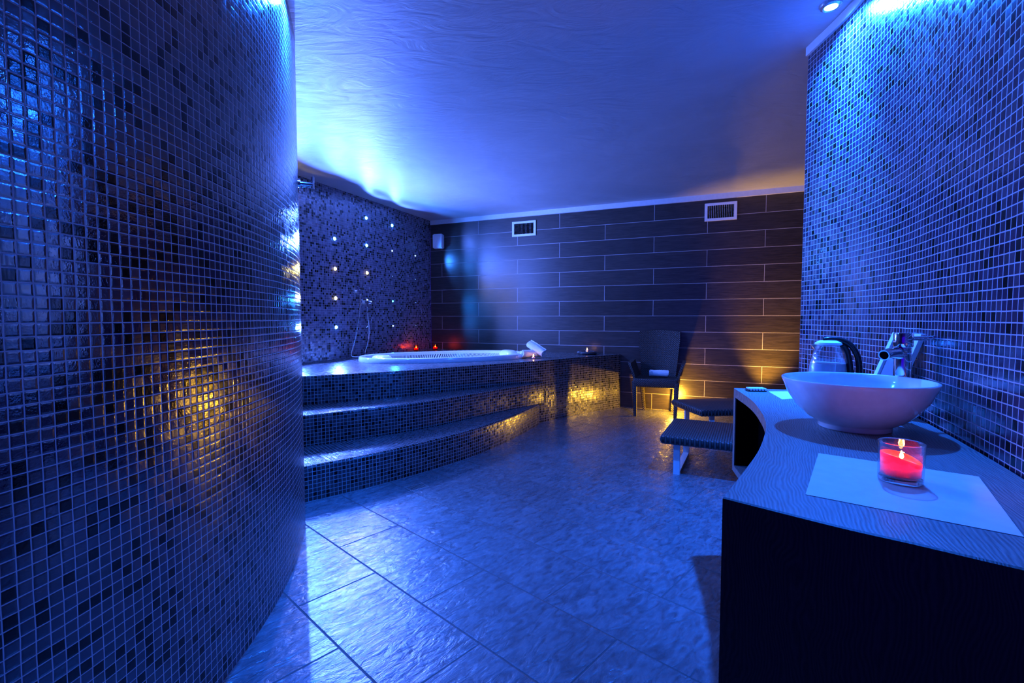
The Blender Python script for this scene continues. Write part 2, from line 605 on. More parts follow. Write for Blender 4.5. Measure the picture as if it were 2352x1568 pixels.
# ------------------------------------------------------------ setting
bm = NB()
box(bm, -4.6, 5.2, -3.4, 8.6, -0.06, 0.0)
struct(obj('floor', bm, 'slate'))
bm = NB()
box(bm, -4.6, 5.2, -3.4, 8.6, CEIL, CEIL + 0.08)
struct(obj('ceiling', bm, 'ceiling'))

# back wall: planks
W0 = Vector((1.411, 6.103)); WD = Vector((0.919, -0.394)).normalized()
WN = Vector((-WD.y, WD.x))           # points away from the room


def wp(s, off=0.0, z=0.0):
    p = W0 + WD * s - WN * off       # off > 0 towards the room
    return Vector((p.x, p.y, z))


bm = NB(); uvl = bm.loops.layers.uv.verify()
for (s0, s1) in ((-2.876, 3.75),):
    a, b = wp(s0), wp(s1)
    vs = [bm.verts.new((a.x, a.y, 0)), bm.verts.new((b.x, b.y, 0)), bm.verts.new((b.x, b.y, CEIL)), bm.verts.new((a.x, a.y, CEIL))]
    f = bm.faces.new(vs)
    for l, u in zip(f.loops, ((s0, 0), (s1, 0), (s1, CEIL), (s0, CEIL))): l[uvl].uv = u
    r = bmesh.ops.extrude_face_region(bm, geom=[f])
    bmesh.ops.translate(bm, verts=[e for e in r['geom'] if isinstance(e, bmesh.types.BMVert)], vec=(WN.x * 0.1, WN.y * 0.1, 0))
struct(obj('wall_back', bm, 'plank'))


def wallmat(s, z, off=0.0, p0=W0, d=WD):
    """local frame: x along wall, y out of the wall into the room, z up"""
    n = Vector((d.y, -d.x))
    p = p0 + d * s + n * off
    m = Matrix(((d.x, -n.x, 0, p.x), (d.y, -n.y, 0, p.y), (0, 0, 1, z), (0, 0, 0, 1)))
    return m  # local -y points into the room


bm = NB()
box(bm, -2.87, 3.7, -0.018, 0.0, CEIL - 0.062, CEIL, wallmat(0, 0))
struct(obj('trim_1', bm, 'white_trim'))

# star wall
S0 = Vector((-2.206, 4.931)); SD = Vector((0.388, 0.9216)).normalized()
bm = ribbon([S0 + SD * (-2.3), S0 + SD * 2.505], [(0.0, 0.0), (0.0, CEIL)])
f_all = list(bm.faces)
r = bmesh.ops.extrude_face_region(bm, geom=f_all)
bmesh.ops.translate(bm, verts=[e for e in r['geom'] if isinstance(e, bmesh.types.BMVert)], vec=(-SD.y * 0.1, SD.x * 0.1, 0))
struct(obj('wall_left_far', bm, 'mosaic_star'))

# near curved wall on the left
CXL, CYL, RL = -4.014, 1.40, 3.10
path = []
for k in range(0, 97):
    th = math.radians(-54 + k * (110 / 96))
    path.append(Vector((CXL + RL * math.cos(th), CYL + RL * math.sin(th))))
bm = ribbon(path, [(0.12, 0.0), (0.0, 0.0), (0.0, CEIL), (0.12, CEIL), (0.12, 0.0)], v0=-0.12)
struct(obj('wall_left', bm, 'mosaic_left', smooth=40))

# right wall, concave, ends at a free edge
RP = [(0.3, -3.0), (0.31, -1.9), (0.36, -0.9), (0.47, -0.25), (0.62, 0.18), (0.85, 0.60), (1.081, 0.986), (1.359, 1.554), (1.50, 1.90), (1.585, 2.26), (1.606, 2.645)]
rpath = [Vector((v.x, v.y)) for v in catmull([(x, y, 0) for x, y in RP], 12)]
bm = ribbon(rpath, [(0.0, 0.0), (0.0, CEIL)], flip=True)
r = bmesh.ops.extrude_face_region(bm, geom=list(bm.faces))
bmesh.ops.translate(bm, verts=[e for e in r['geom'] if isinstance(e, bmesh.types.BMVert)], vec=(0.14, -0.02, 0))
struct(obj('wall_right', bm, 'mosaic_right', smooth=30))
tp = [p for p in rpath if p.y > -0.6]
bm = ribbon(tp, [(0.0, CEIL - 0.045), (0.014, CEIL - 0.045), (0.014, CEIL), (0.0, CEIL), (0.0, CEIL - 0.045)])
struct(obj('trim_2', bm, 'white_trim', smooth=30))

# hidden side of the room behind the free edge
bm = NB(); box(bm, 1.75, 4.7, 1.30, 1.40, 0, CEIL); struct(obj('wall_side', bm, 'dark_plaster'))
bm = NB(); box(bm, 4.6, 4.7, 1.40, 4.85, 0, CEIL); struct(obj('wall_right_far', bm, 'dark_plaster'))

# ------------------------------------------------------------ ceiling downlights
DL = ['lit recessed downlight in the ceiling beside the top of the right mosaic wall',
      'lit recessed downlight in the ceiling by the left curved mosaic wall',
      'recessed ceiling downlight above the wash counter, out of frame overhead']
for i, (x, y, p, a) in enumerate(DOWNLIGHTS):
    t = thing('ceiling_downlight', DL[i], 'ceiling light', (x, y, CEIL), 0, 'recessed ceiling downlights')
    bm = NB(); lathe(bm, [(0.028, 0.0), (0.028, -0.012), (0.034, -0.016), (0.044, -0.010), (0.046, 0.0)], 32)
    obj('rim', bm, 'steel', t, smooth=35)
    bm = NB(); lathe(bm, [(0.0, -0.012), (0.014, -0.010), (0.026, -0.001), (0.026, 0.0)], 24)
    obj('lens', bm, 'down_bulb', t, smooth=True)

# ------------------------------------------------------------ platform with steps
S1 = [(-1.72, 2.545), (-1.30, 2.90), (-0.868, 3.272), (-0.393, 3.806), (-0.100, 4.262), (0.075, 4.60), (0.290, 5.07)]
S2 = [(-1.95, 3.03), (-1.52, 3.342), (-0.819, 3.86), (-0.42, 4.29), (-0.07, 4.70), (0.17, 4.955), (0.345, 5.155)]
DK = [(-2.38, 3.42), (-1.708, 3.757), (-1.049, 4.125), (-0.787, 4.33), (-0.032, 4.90), (0.30, 5.155), (0.60, 5.44), (0.85, 5.66), (1.395, 6.085)]
c2 = lambda L, n=8: [Vector((v.x, v.y)) for v in catmull([(x, y, 0) for x, y in L], n)]
s1, s2, dk = c2(S1), c2(S2), c2(DK)
plat = thing('spa_platform', 'raised mosaic-tiled platform with two curved steps around the sunken tub', 'tub platform', (0, 0, 0))


def front(path, z0, z1, depth):
    # riser, rounded nosing and tread; the path runs left to right so its left side is the rear
    return ribbon(path, [(0.0, z0), (0.0, z1 - 0.012), (0.004, z1 - 0.004), (0.012, z1), (depth, z1)])


def tiled_top(poly, z, rot):
    bm = NB(); uvl = bm.loops.layers.uv.verify()
    f = bm.faces.new([bm.verts.new((x, y, z)) for x, y in poly])
    c, s = math.cos(rot), math.sin(rot)
    for l in f.loops:
        x, y = l.vert.co.x, l.vert.co.y
        l[uvl].uv = (c * x + s * y, -s * x + c * y)
    if f.normal.z < 0: f.normal_flip()
    bmesh.ops.triangulate(bm, faces=[f])
    return bm


def joinbm(a, b):
    me = bpy.data.meshes.new('tmp'); b.to_mesh(me); b.free(); a.from_mesh(me); bpy.data.meshes.remove(me)


corner = wp(-2.876)
for nm, path, z0, z1, back, lab in (
        ('step', s1, 0.0, 0.225, s2, 'lower, widest curved step'),
        ('step', s2, 0.225, 0.452, dk, 'upper curved step')):
    # tread between the front curve and the next riser, UV along the front curve
    bm = NB(); uvl = bm.loops.layers.uv.verify()
    L = arcl(path); tot = L[-1]; nB = len(back)
    prof = [(0.0, z0), (0.0, z1 - 0.012), (0.004, z1 - 0.004), (0.012, z1)]
    pv = [z0, z1 - 0.012, z1 - 0.003, z1 + 0.006]
    rows = []
    for i, p in enumerate(path):
        a = path[max(i - 1, 0)]; b = path[min(i + 1, len(path) - 1)]
        t_ = (b - a).normalized(); nr = Vector((-t_.y, t_.x))
        # nearest point straight back along the normal
        best = min(back, key=lambda q: abs((q - p).dot(t_)) + (10 if (q - p).dot(nr) < -0.02 else 0))
        dd = max(0.02, (best - p).dot(nr) + 0.06)
        if i > len(path) - 3: dd = min(dd, 0.10)
        row = [(p + nr * o, z) for (o, z) in prof] + [(p + nr * max(dd, 0.02), z1)]
        rows.append(([bm.verts.new((q.x, q.y, z)) for q, z in row], pv + [pv[-1] + dd - 0.012]))
    for i in range(len(path) - 1):
        for j in range(4):
            q = [(i, j), (i + 1, j), (i + 1, j + 1), (i, j + 1)]
            f = bm.faces.new([rows[a][0][b] for a, b in q])
            for l, (a, b) in zip(f.loops, q): l[uvl].uv = (L[a], rows[a][1][b])
    o = obj(nm, bm, 'mosaic_deck', plat, smooth=60)
    o['label'] = lab

# tub plan (superellipse)
TC = Vector((-0.745, 5.485)); TA, TB, TTH, TN = 0.985, 0.52, 0.42, 2.35


def tubpt(phi, k=1.0, ka=None, kb=None):
    c, s = math.cos(phi), math.sin(phi)
    x = (TA * (ka if ka else k)) * math.copysign(abs(c) ** (2 / TN), c)
    y = (TB * (kb if kb else k)) * math.copysign(abs(s) ** (2 / TN), s)
    return (TC.x + x * math.cos(TTH) - y * math.sin(TTH), TC.y + x * math.sin(TTH) + y * math.cos(TTH))


bm = ribbon(dk, [(0.0, 0.0), (0.0, DZ - 0.012), (0.004, DZ - 0.004), (0.012, DZ)])
# top surface with an opening for the tub: annulus between boundary polygon and tub hole
uvl = bm.loops.layers.uv.verify()
dkn = []
for i, p in enumerate(dk):
    a = dk[max(i - 1, 0)]; b = dk[min(i + 1, len(dk) - 1)]
    t_ = (b - a).normalized(); dkn.append(p + Vector((-t_.y, t_.x)) * 0.012)
lend = S0 + SD * (-1.62)
bnd = [(p.x, p.y) for p in dkn] + [(wp(-0.02).x, wp(-0.02).y)] + [tuple(wp(-0.02 + (-2.85) * k / 10)[:2]) for k in range(1, 11)] + [tuple(S0 + SD * (2.48 - 4.1 * k / 14)) for k in range(1, 15)]
hole = [tubpt(2 * PI * k / 80, 0.93) for k in range(80)]
bv = [bm.verts.new((x, y, DZ)) for x, y in bnd]
hv = [bm.verts.new((x, y, DZ)) for x, y in hole]
es = [bm.edges.new((bv[i], bv[(i + 1) % len(bv)])) for i in range(len(bv))] + [bm.edges.new((hv[i], hv[(i + 1) % 80])) for i in range(80)]
fr = bmesh.ops.triangle_fill(bm, edges=es, use_beauty=True)
rot = math.radians(38)
for g in fr['geom']:
    if isinstance(g, bmesh.types.BMFace):
        for l in g.loops:
            x, y = l.vert.co.x, l.vert.co.y
            l[uvl].uv = (math.cos(rot) * x + math.sin(rot) * y, -math.sin(rot) * x + math.cos(rot) * y)
o = obj('deck', bm, 'mosaic_deck', plat, smooth=40)
o['label'] = 'top deck and curved front face of the platform'

# ------------------------------------------------------------ hot tub
tub = thing('hot_tub', 'white oval sunken whirlpool tub set into the mosaic platform', 'hot tub', (TC.x, TC.y, DZ))
prof = [(1.0, 0.0), (1.005, 0.010), (1.0, 0.036), (0.992, 0.048), (0.975, 0.053), (0.93, 0.052), (0.905, 0.046), (0.895, 0.035),
        (0.885, 0.01), (0.870, -0.030), (0.862, -0.040), (0.83, -0.044), (0.80, -0.052), (0.76, -0.16), (0.68, -0.40), (0.60, -0.46), (0.30, -0.48)]
bm = NB(); N = 120; rings = []
for (k, z) in prof:
    ins = (1 - k)
    ka, kb = 1 - ins * 0.75, 1 - ins * 1.25
    rings.append([bm.verts.new((*[a - b for a, b in zip(tubpt(2 * PI * i / N, ka=ka, kb=kb), TC)], z)) for i in range(N)])
for a, b in zip(rings, rings[1:]):
    for k in range(N):
        bm.faces.new((a[k], a[(k + 1) % N], b[(k + 1) % N], b[k]))
bm.faces.new(rings[-1])
obj('shell', bm, 'acrylic', tub, smooth=35)
# slotted overflow grille around the inner shelf (back side)
bm = NB(); uvl = bm.loops.layers.uv.verify()
gr = []
for i in range(0, 81):
    ph = math.radians(12) + i * math.radians(156) / 80
    row = []
    for j, (k, z) in enumerate(((0.893, 0.030), (0.880, -0.004), (0.867, -0.036))):
        ins = 1 - k + 0.004
        x, y = tubpt(ph, ka=1 - ins * 0.75, kb=1 - ins * 1.25)
        row.append(bm.verts.new((x - TC.x, y - TC.y, z)))
    gr.append(row)
for i in range(80):
    for j in range(2):
        f = bm.faces.new((gr[i][j], gr[i + 1][j], gr[i + 1][j + 1], gr[i][j + 1]))
        for l, (a, b) in zip(f.loops, ((i, j), (i + 1, j), (i + 1, j + 1), (i, j + 1))): l[uvl].uv = (a * 0.028, 1 - b / 2)
obj('overflow_grille', bm, 'grille', tub, smooth=True)


def pillow(bm, cx, cy, cz, ax, ay, az, rot, n=20):
    rings = []
    for i in range(n + 1):
        u = -PI / 2 + PI * i / n
        ring = []
        for k in range(28):
            v = 2 * PI * k / 28
            e = 0.65
            cu = abs(math.cos(u)) ** e
            x = ax * cu * math.copysign(abs(math.cos(v)) ** e, math.cos(v))
            y = ay * cu * math.copysign(abs(math.sin(v)) ** e, math.sin(v))
            z = az * math.copysign(abs(math.sin(u)) ** 0.9, math.sin(u))
            ring.append(bm.verts.new((cx + x * math.cos(rot) - y * math.sin(rot), cy + x * math.sin(rot) + y * math.cos(rot), cz + z)))
        rings.append(ring)
    for a, b in zip(rings, rings[1:]):
        for k in range(28): bm.faces.new((a[k], a[(k + 1) % 28], b[(k + 1) % 28], b[k]))
    bm.faces.new(rings[0][::-1]); bm.faces.new(rings[-1])


for nm, ph, kk in (('headrest', math.radians(196), 0.80), ('headrest', math.radians(4), 0.80)):
    x, y = tubpt(ph, ka=kk, kb=kk)
    bm = NB(); pillow(bm, x - TC.x, y - TC.y, 0.022, 0.085, 0.15, 0.055, TTH + ph)
    obj(nm, bm, 'acrylic', tub, smooth=True)
x, y = tubpt(math.radians(268), ka=0.84, kb=0.80)
bm = NB(); lathe(bm, [(0.0, 0.045), (0.03, 0.040), (0.045, 0.02), (0.048, -0.03)], 28, x - TC.x, y - TC.y, 0.005)
obj('control_knob', bm, 'acrylic', tub, smooth=True)
for ang in (60, 95, 130):
    x, y = tubpt(math.radians(ang), ka=0.83, kb=0.72)
    bm = NB(); lathe(bm, [(0.0, 0.012), (0.016, 0.010), (0.028, 0.004), (0.030, -0.01)], 20, x - TC.x, y - TC.y, -0.16)
    obj('water_jet', bm, 'chrome', tub, smooth=True)

# ------------------------------------------------------------ star lights on the mosaic wall
SN = Vector((SD.y, -SD.x))  # into the room
COLS = [-0.034, 0.515, 1.054, 1.565, 2.10]
ROWS = [2.376, 2.042, 1.706, 1.374, 1.045]
KIND = [['y', 'b', 'b', 'c', 'b'],
        [None, 'b', 'y', 'y', 'b'],
        ['b', 'b', 'y', 'w', 'd'],
        ['b', 'w', 'd', 'c', 'w'],
        [None, 'w', 'd', 'd', 'd']]
CN = ['leftmost', 'second-from-left', 'middle', 'second-from-right', 'rightmost']
RN = ['topmost', 'second', 'third', 'fourth', 'bottom']
KN = {'y': ('bright yellow', 'led_yellow', (1.0, 0.75, 0.15), 0.05), 'b': ('bright blue-white', 'led_blue', (0.07, 0.175, 1.0), 1.0),
      'c': ('small cyan', 'led_cyan', (0.01, 0.2, 1.0), 0.10), 'w': ('small white', 'led_white', (0.03, 0.2, 1.0), 0.12),
      'd': ('faint, nearly unlit', 'led_dim', None, 0.0)}
LEDP = 180.0
for ci, s in enumerate(COLS):
    for ri, z in enumerate(ROWS):
        k = KIND[ci][ri]
        if not k: continue
        p = S0 + SD * s
        nm, mt, lc, pw = KN[k]
        m = Matrix(((SD.x, 0, SN.x, p.x), (SD.y, 0, SN.y, p.y), (0, 1, 0, z), (0, 0, 0, 1)))
        t = bpy.data.objects.new('star_light', None); COL.objects.link(t)
        t.empty_display_size = 0.03
        t.matrix_world = m
        t['label'] = '%s star LED in the mosaic wall, %s of the %s column' % (nm, RN[ri], CN[ci])
        t['category'] = 'wall light'; t['group'] = 'star LEDs in the mosaic wall behind the tub'
        bm = NB(); lathe(bm, [(0.026, 0.0), (0.026, 0.003), (0.020, 0.005), (0.020, 0.0)], 20)
        obj('rim', bm, 'chrome', t, smooth=40)
        rr = {'y': 0.020, 'b': 0.020, 'c': 0.010, 'w': 0.009, 'd': 0.005}[k]
        bm = NB(); lathe(bm, [(0.0, 0.004 + rr * 0.9), (rr * 0.7, 0.004 + rr * 0.6), (rr, 0.004), (rr, 0.0)], 16)
        obj('bulb', bm, mt, t, smooth=True)
        if lc:
            q = p + SN * 0.035
            spot((q.x, q.y, z), (q.x + SN.x, q.y + SN.y, z), LEDP * pw * (0.25 if ri == 0 and k == 'b' else 0.1 if ri == 0 else 0.6 if ri == 4 else 1.15), lc, 128, 0.3, 0.014)

# ------------------------------------------------------------ wall vents and speaker on the plank wall
for s, z, w_, h_, lab in ((-1.353, 2.382, 0.352, 0.205, 'white louvred air vent high on the plank wall, the left one above the tub'),
                          (1.137, 2.40, 0.348, 0.208, 'white louvred air vent high on the plank wall, the right one above the chair')):
    m = wallmat(s, z)
    t = bpy.data.objects.new('air_vent', None); COL.objects.link(t); t.matrix_world = m; t.empty_display_size = 0.05
    tag(t, lab, 'air vent', 'louvred vents on the plank wall')
    b = 0.026
    bm = NB()
    o4 = [(-w_ / 2, -h_ / 2), (w_ / 2, -h_ / 2), (w_ / 2, h_ / 2), (-w_ / 2, h_ / 2)]
    i4 = [(-w_ / 2 + b, -h_ / 2 + b), (w_ / 2 - b, -h_ / 2 + b), (w_ / 2 - b, h_ / 2 - b), (-w_ / 2 + b, h_ / 2 - b)]
    ra = [bm.verts.new((x, 0.0, y)) for x, y in o4]; rb = [bm.verts.new((x, -0.014, y)) for x, y in o4]
    rc = [bm.verts.new((x, -0.014, y)) for x, y in [(x * 0.97, y * 0.95) for x, y in i4]]
    rd = [bm.verts.new((x, -0.002, y)) for x, y in i4]
    for A_, B_ in ((ra, rb), (rb, rc), (rc, rd)):
        for k in range(4): bm.faces.new((A_[k], A_[(k + 1) % 4], B_[(k + 1) % 4], B_[k]))
    obj('frame', bm, 'white_plastic', t)
    bm = NB(); box(bm, -w_ / 2 + b, w_ / 2 - b, -0.0015, -0.0005, -h_ / 2 + b, h_ / 2 - b)
    obj('duct_opening', bm, 'black', t)
    bm = NB(); n = 15
    for k in range(n):
        x = -w_ / 2 + b + (w_ - 2 * b) * (k + 0.5) / n
        mm = Matrix.Translation((x, -0.007, 0)) @ Matrix.Rotation(0.6, 4, 'Z')
        box(bm, -0.001, 0.001, -0.006, 0.006, -h_ / 2 + b, h_ / 2 - b, mm)
    obj('louvres', bm, 'steel', t)

m = wallmat(-2.70, 2.28, 0.0)
t = bpy.data.objects.new('wall_speaker', None); COL.objects.link(t); t.matrix_world = m; t.empty_display_size = 0.05
tag(t, 'small white box speaker on the wall in the corner above the candles', 'speaker')
bm = NB(); box(bm, -0.075, 0.075, -0.13, -0.03, -0.105, 0.105, Matrix.Rotation(0.18, 4, 'Z'), 0.012); obj('cabinet', bm, 'white_plastic', t)
bm = NB(); box(bm, -0.02, 0.02, -0.05, 0.0, -0.03, 0.03); obj('bracket', bm, 'white_plastic', t)
bm = NB(); lathe(bm, [(0, 0.004), (0.006, 0.003), (0.008, 0.0)], 12)
bm.transform(Matrix.Rotation(0.18, 4, 'Z') @ Matrix.Translation((0.0, -0.1295, 0.0)) @ Matrix.Rotation(PI / 2, 4, 'X')); obj('badge', bm, 'steel', t)

# ------------------------------------------------------------ hand shower and valve on the star wall


def sw(s, z, off=0.0):
    p = S0 + SD * s + SN * off
    return Vector((p.x, p.y, z))


t = thing('hand_shower', 'chrome hand shower with long looping hose on the mosaic wall behind the tub', 'shower')
bm = NB(); tube(bm, [sw(0.853, 1.47, 0.0), sw(0.853, 1.47, 0.012)], 0.035, 20); tube(bm, [sw(0.853, 1.47, 0.01), sw(0.853, 1.475, 0.07)], 0.014, 14)
obj('wall_holder', bm, 'chrome', t, smooth=40)
bm = NB(); tube(bm, [sw(0.853, 1.44, 0.07), sw(0.853, 1.50, 0.07)], 0.015, 14); tube(bm, [sw(0.80, 1.50, 0.085), sw(0.905, 1.50, 0.06)], 0.02, 14)
obj('shower_head', bm, 'chrome', t, smooth=40)
hp = catmull([sw(0.853, 1.44, 0.07), sw(0.84, 1.25, 0.07), sw(0.80, 1.02, 0.06), sw(0.745, 0.85, 0.06), sw(0.68, 0.735, 0.07), sw(0.675, 0.700, 0.09), sw(0.72, 0.693, 0.13),
              sw(0.80, 0.693, 0.15), sw(0.90, 0.695, 0.10), sw(0.96, 0.74, 0.04), sw(1.01, 0.85, 0.04), sw(1.02, 1.0, 0.05), sw(1.0, 1.15, 0.055), sw(0.99, 1.29, 0.055)], 8)
bm = NB(); tube(bm, hp, 0.008, 10); obj('hose', bm, 'steel', t, smooth=True)
t = thing('shower_valve', 'chrome valve pair low on the mosaic wall feeding the shower hose', 'valve')
bm = NB(); tube(bm, [sw(0.99, 1.345, 0.0), sw(0.99, 1.345, 0.015)], 0.042, 24); tube(bm, [sw(0.99, 1.345, 0.015), sw(0.99, 1.345, 0.06)], 0.02, 16); tube(bm, [sw(0.99, 1.345, 0.055), sw(0.99, 1.29, 0.055)], 0.012, 12)
obj('outlet', bm, 'chrome', t, smooth=40)
bm = NB(); tube(bm, [sw(1.11, 1.345, 0.0), sw(1.11, 1.345, 0.012)], 0.04, 24); tube(bm, [sw(1.11, 1.345, 0.012), sw(1.11, 1.345, 0.05)], 0.024, 16); tube(bm, [sw(1.11, 1.345, 0.045), sw(1.12, 1.27, 0.06)], 0.007, 10)
obj('handle', bm, 'chrome', t, smooth=40)

# chrome fitting sticking out of the near curved wall
th = math.radians(24.5)
P = Vector((CXL + RL * math.cos(th), CYL + RL * math.sin(th), 1.90)); Nn = Vector((math.cos(th), math.sin(th), 0)); Tt = Vector((-math.sin(th), math.cos(th), 0))
t = thing('wall_fitting', 'small chrome fitting with a knob jutting from the edge of the left curved wall', 'wall fitting', P)
bm = NB(); tube(bm, [(0, 0, 0), Nn * 0.012], 0.024, 24); obj('wall_flange', bm, 'chrome', t, smooth=40)
bm = NB(); tube(bm, [Nn * 0.01, Nn * 0.075], 0.012, 20); obj('arm', bm, 'chrome', t, smooth=40)
bm = NB(); tube(bm, [Nn * 0.075 + Vector((0, 0, -0.022)), Nn * 0.075 + Vector((0, 0, 0.042))], 0.009, 16); obj('post', bm, 'chrome', t, smooth=40)
bm = NB(); tube(bm, [Nn * 0.02 + Vector((0, 0, -0.022)), Nn * 0.045 + Vector((0, 0, -0.016)), Nn * 0.085 + Vector((0, 0, -0.022))], 0.003, 8); obj('wire_rail', bm, 'chrome', t, smooth=40)

# ------------------------------------------------------------ candles


def flame(parent, x, y, z, h, r=None):
    r = r or h * 0.22
    bm = NB(); lathe(bm, [(0, 0), (r * 0.7, h * 0.12), (r, h * 0.3), (r * 0.75, h * 0.55), (r * 0.3, h * 0.82), (0, h)], 14, x, y, z)
    return obj('flame', bm, 'flame', parent, smooth=True)


def glass_candle(loc, label, R, H, group, wax_h, power, glass='glass', lit_h=0.02, slope=0.0, n=48):
    t = thing('jar_candle', label, 'candle', loc, 0.0, group)
    bm = NB()
    lathe(bm, [(0, 0.0), (R * 0.92, 0.0), (R * 0.98, 0.003), (R, H * 0.5), (R * 1.03, H - 0.002), (R * 1.015, H), (R * 0.985, H - 0.001), (R * 0.93, H * 0.5), (R * 0.90, 0.014), (R * 0.6, 0.011), (0, 0.011)], n)
    gob = obj('glass', bm, glass, t, smooth=50)
    bm = NB(); lathe(bm, [(R * 1.0 + 0.0011 * math.cos(2 * PI * j / 8), H + 0.0011 * math.sin(2 * PI * j / 8)) for j in range(8)], n, closed=True); obj('glass_rim', bm, 'solid_glass', gob, smooth=True)
    bm = NB(); lathe(bm, [(0, 0.0005), (R * 0.90, 0.0005), (R * 0.955, 0.003), (R * 0.95, 0.0095), (R * 0.85, 0.0105), (0, 0.0105)], n); obj('glass_base', bm, 'solid_glass', gob, smooth=40)
    bm = NB()
    rw = R * 0.895
    k_ = 40
    bot = [bm.verts.new((rw * 0.97 * math.cos(2 * PI * i / k_), rw * 0.97 * math.sin(2 * PI * i / k_), 0.0145)) for i in range(k_)]
    hz = lambda a: wax_h + slope * (-math.cos(a + 0.6)) * 0.8 + slope * 0.2 * math.sin(2 * a)
    rings = [bot]
    for (f, dz) in ((1.0, -0.010), (1.0, 0.0), (0.96, 0.001), (0.90, -0.004), (0.6, -0.009), (0.2, -0.011)):
        rings.append([bm.verts.new((rw * f * math.cos(2 * PI * i / k_), rw * f * math.sin(2 * PI * i / k_), (wax_h * (1 - f) + hz(2 * PI * i / k_) * f) + dz)) for i in range(k_)])
    for a, b in zip(rings, rings[1:]):
        for i in range(k_): bm.faces.new((a[i], a[(i + 1) % k_], b[(i + 1) % k_], b[i]))
    bm.faces.new(bot[::-1]); bm.faces.new(rings[-1])
    obj('wax', bm, 'wax_red', t, smooth=60)
    zc = wax_h - 0.011
    bm = NB(); tube(bm, [(0, 0, zc), (0.001, 0, zc + 0.008)], 0.0012, 8); wk = obj('wick', bm, 'wick', t)
    flame(wk, 0.001, 0, zc + 0.006, lit_h)
    point((loc[0], loc[1], loc[2] + zc + 0.006 + lit_h * 0.5), power, CANDLE, lit_h * 0.3)
    return t


def tealight(loc, label, power):
    t = thing('tealight', label, 'candle', loc, 0, 'tealights on the platform')
    bm = NB(); lathe(bm, [(0, 0), (0.030, 0), (0.032, 0.03), (0.030, 0.03), (0.028, 0.006), (0, 0.006)], 28); obj('holder', bm, 'glass', t, smooth=40)
    bm = NB(); lathe(bm, [(0, 0.007), (0.019, 0.007), (0.0195, 0.020), (0.0185, 0.021), (0, 0.020)], 24); obj('wax', bm, 'wax_white', t, smooth=40)
    flame(t, 0, 0, 0.022, 0.032)
    point((loc[0], loc[1], loc[2] + 0.036), power, CANDLE, 0.006)
    return t


glass_candle((0.795, 0.957, CZ + 0.0012), 'lit red candle in a clear glass on the white paper mat of the counter', 0.038, 0.080, 'red candles in glasses', 0.051, 1.5, 'glass', 0.018, slope=0.011)
glass_candle((-1.118, 6.90, DZ), 'right one of two lit red jar candles in the far corner, by the plank wall', 0.034, 0.085, 'red candles in glasses', 0.045, 0.9, 'glass_red', 0.03)
glass_candle((-1.352, 6.68, DZ), 'left one of two lit red jar candles in the far corner, by the mosaic wall', 0.034, 0.085, 'red candles in glasses', 0.045, 0.9, 'glass_red', 0.03)
tealight((0.246, 5.42, DZ), 'lit tealight on the platform in front of the two rolled towels', 5.0)

# dish with tealight
t = thing('candle_dish', 'dark glass ring dish holding a lit tealight near the right end of the platform', 'dish', (0.965, 6.085, DZ))
bm = NB()
for k in range(24):
    pass
ringp = [(0.10 + 0.030 * math.cos(2 * PI * j / 16), 0.022 + 0.022 * math.sin(2 * PI * j / 16)) for j in range(16)]
lathe(bm, ringp, 40, closed=True); obj('ring', bm, 'dark_glass', t, smooth=True)
bm = NB(); lathe(bm, [(0, 0.0), (0.078, 0.0), (0.078, 0.030), (0, 0.030)], 32); obj('base', bm, 'dark_glass', t)
tealight((0.965, 6.085, DZ + 0.0305), 'lit tealight in the dark glass dish near the right end of the platform', 1.6)

# ------------------------------------------------------------ rolled towels


def towel(name, a, b, r, label, group=None, turns=3.2):
    """a roll lying from a to b, its ends showing a spiral"""
    a = Vector(a); b = Vector(b); ax = (b - a); L = ax.length; ax.normalize()
    up = Vector((0, 0, 1)) if abs(ax.z) < 0.95 else Vector((1, 0, 0))
    s = ax.cross(up).normalized(); u = s.cross(ax).normalized()
    bm = NB()
    n = int(turns * 26)
    th_ = r / (turns + 0.4) * 0.84
    inner, outer = [], []
    for i in range(n + 1):
        ph = 2 * PI * turns * i / n
        ro = r * (0.14 + 0.86 * i / n)
        outer.append((ph, ro)); inner.append((ph, max(ro - th_, 0.001)))
    nl = 8
    cols = []
    for k in range(nl + 1):
        f = k / nl
        j = [0.0, 0.0]
        pos = a + ax * (L * f)
        rowo, rowi = [], []
        for i, ((ph, ro), (_, ri)) in enumerate(zip(outer, inner)):
            wob = 1 + 0.03 * math.sin(3 * ph + 5 * f) + 0.02 * math.sin(11 * f + i)
            endr = 0.90 if k in (0, nl) else 1.0
            sh = 0.006 * math.sin(ph * 1.7) if k in (0, nl) else 0
            d = s * math.cos(ph) + u * math.sin(ph)
            rowo.append(bm.verts.new(pos + ax * sh + d * (ri + (ro - ri) * (endr if k in (0, nl) else 1)) * wob))
            rowi.append(bm.verts.new(pos + ax * sh + d * ri * wob))
        cols.append((rowo, rowi))
    for k in range(nl):
        for i in range(n):
            bm.faces.new((cols[k][0][i], cols[k][0][i + 1], cols[k + 1][0][i + 1], cols[k + 1][0][i]))
            bm.faces.new((cols[k][1][i], cols[k + 1][1][i], cols[k + 1][1][i + 1], cols[k][1][i + 1]))
        bm.faces.new((cols[k][0][n], cols[k][1][n], cols[k + 1][1][n], cols[k + 1][0][n]))
    for k in (0, nl):
        for i in range(n):
            bm.faces.new((cols[k][0][i], cols[k][1][i], cols[k][1][i + 1], cols[k][0][i + 1]))
    o = obj(name, bm, 'towel', smooth=70)
    tag(o, label, 'towel', group)
    return o


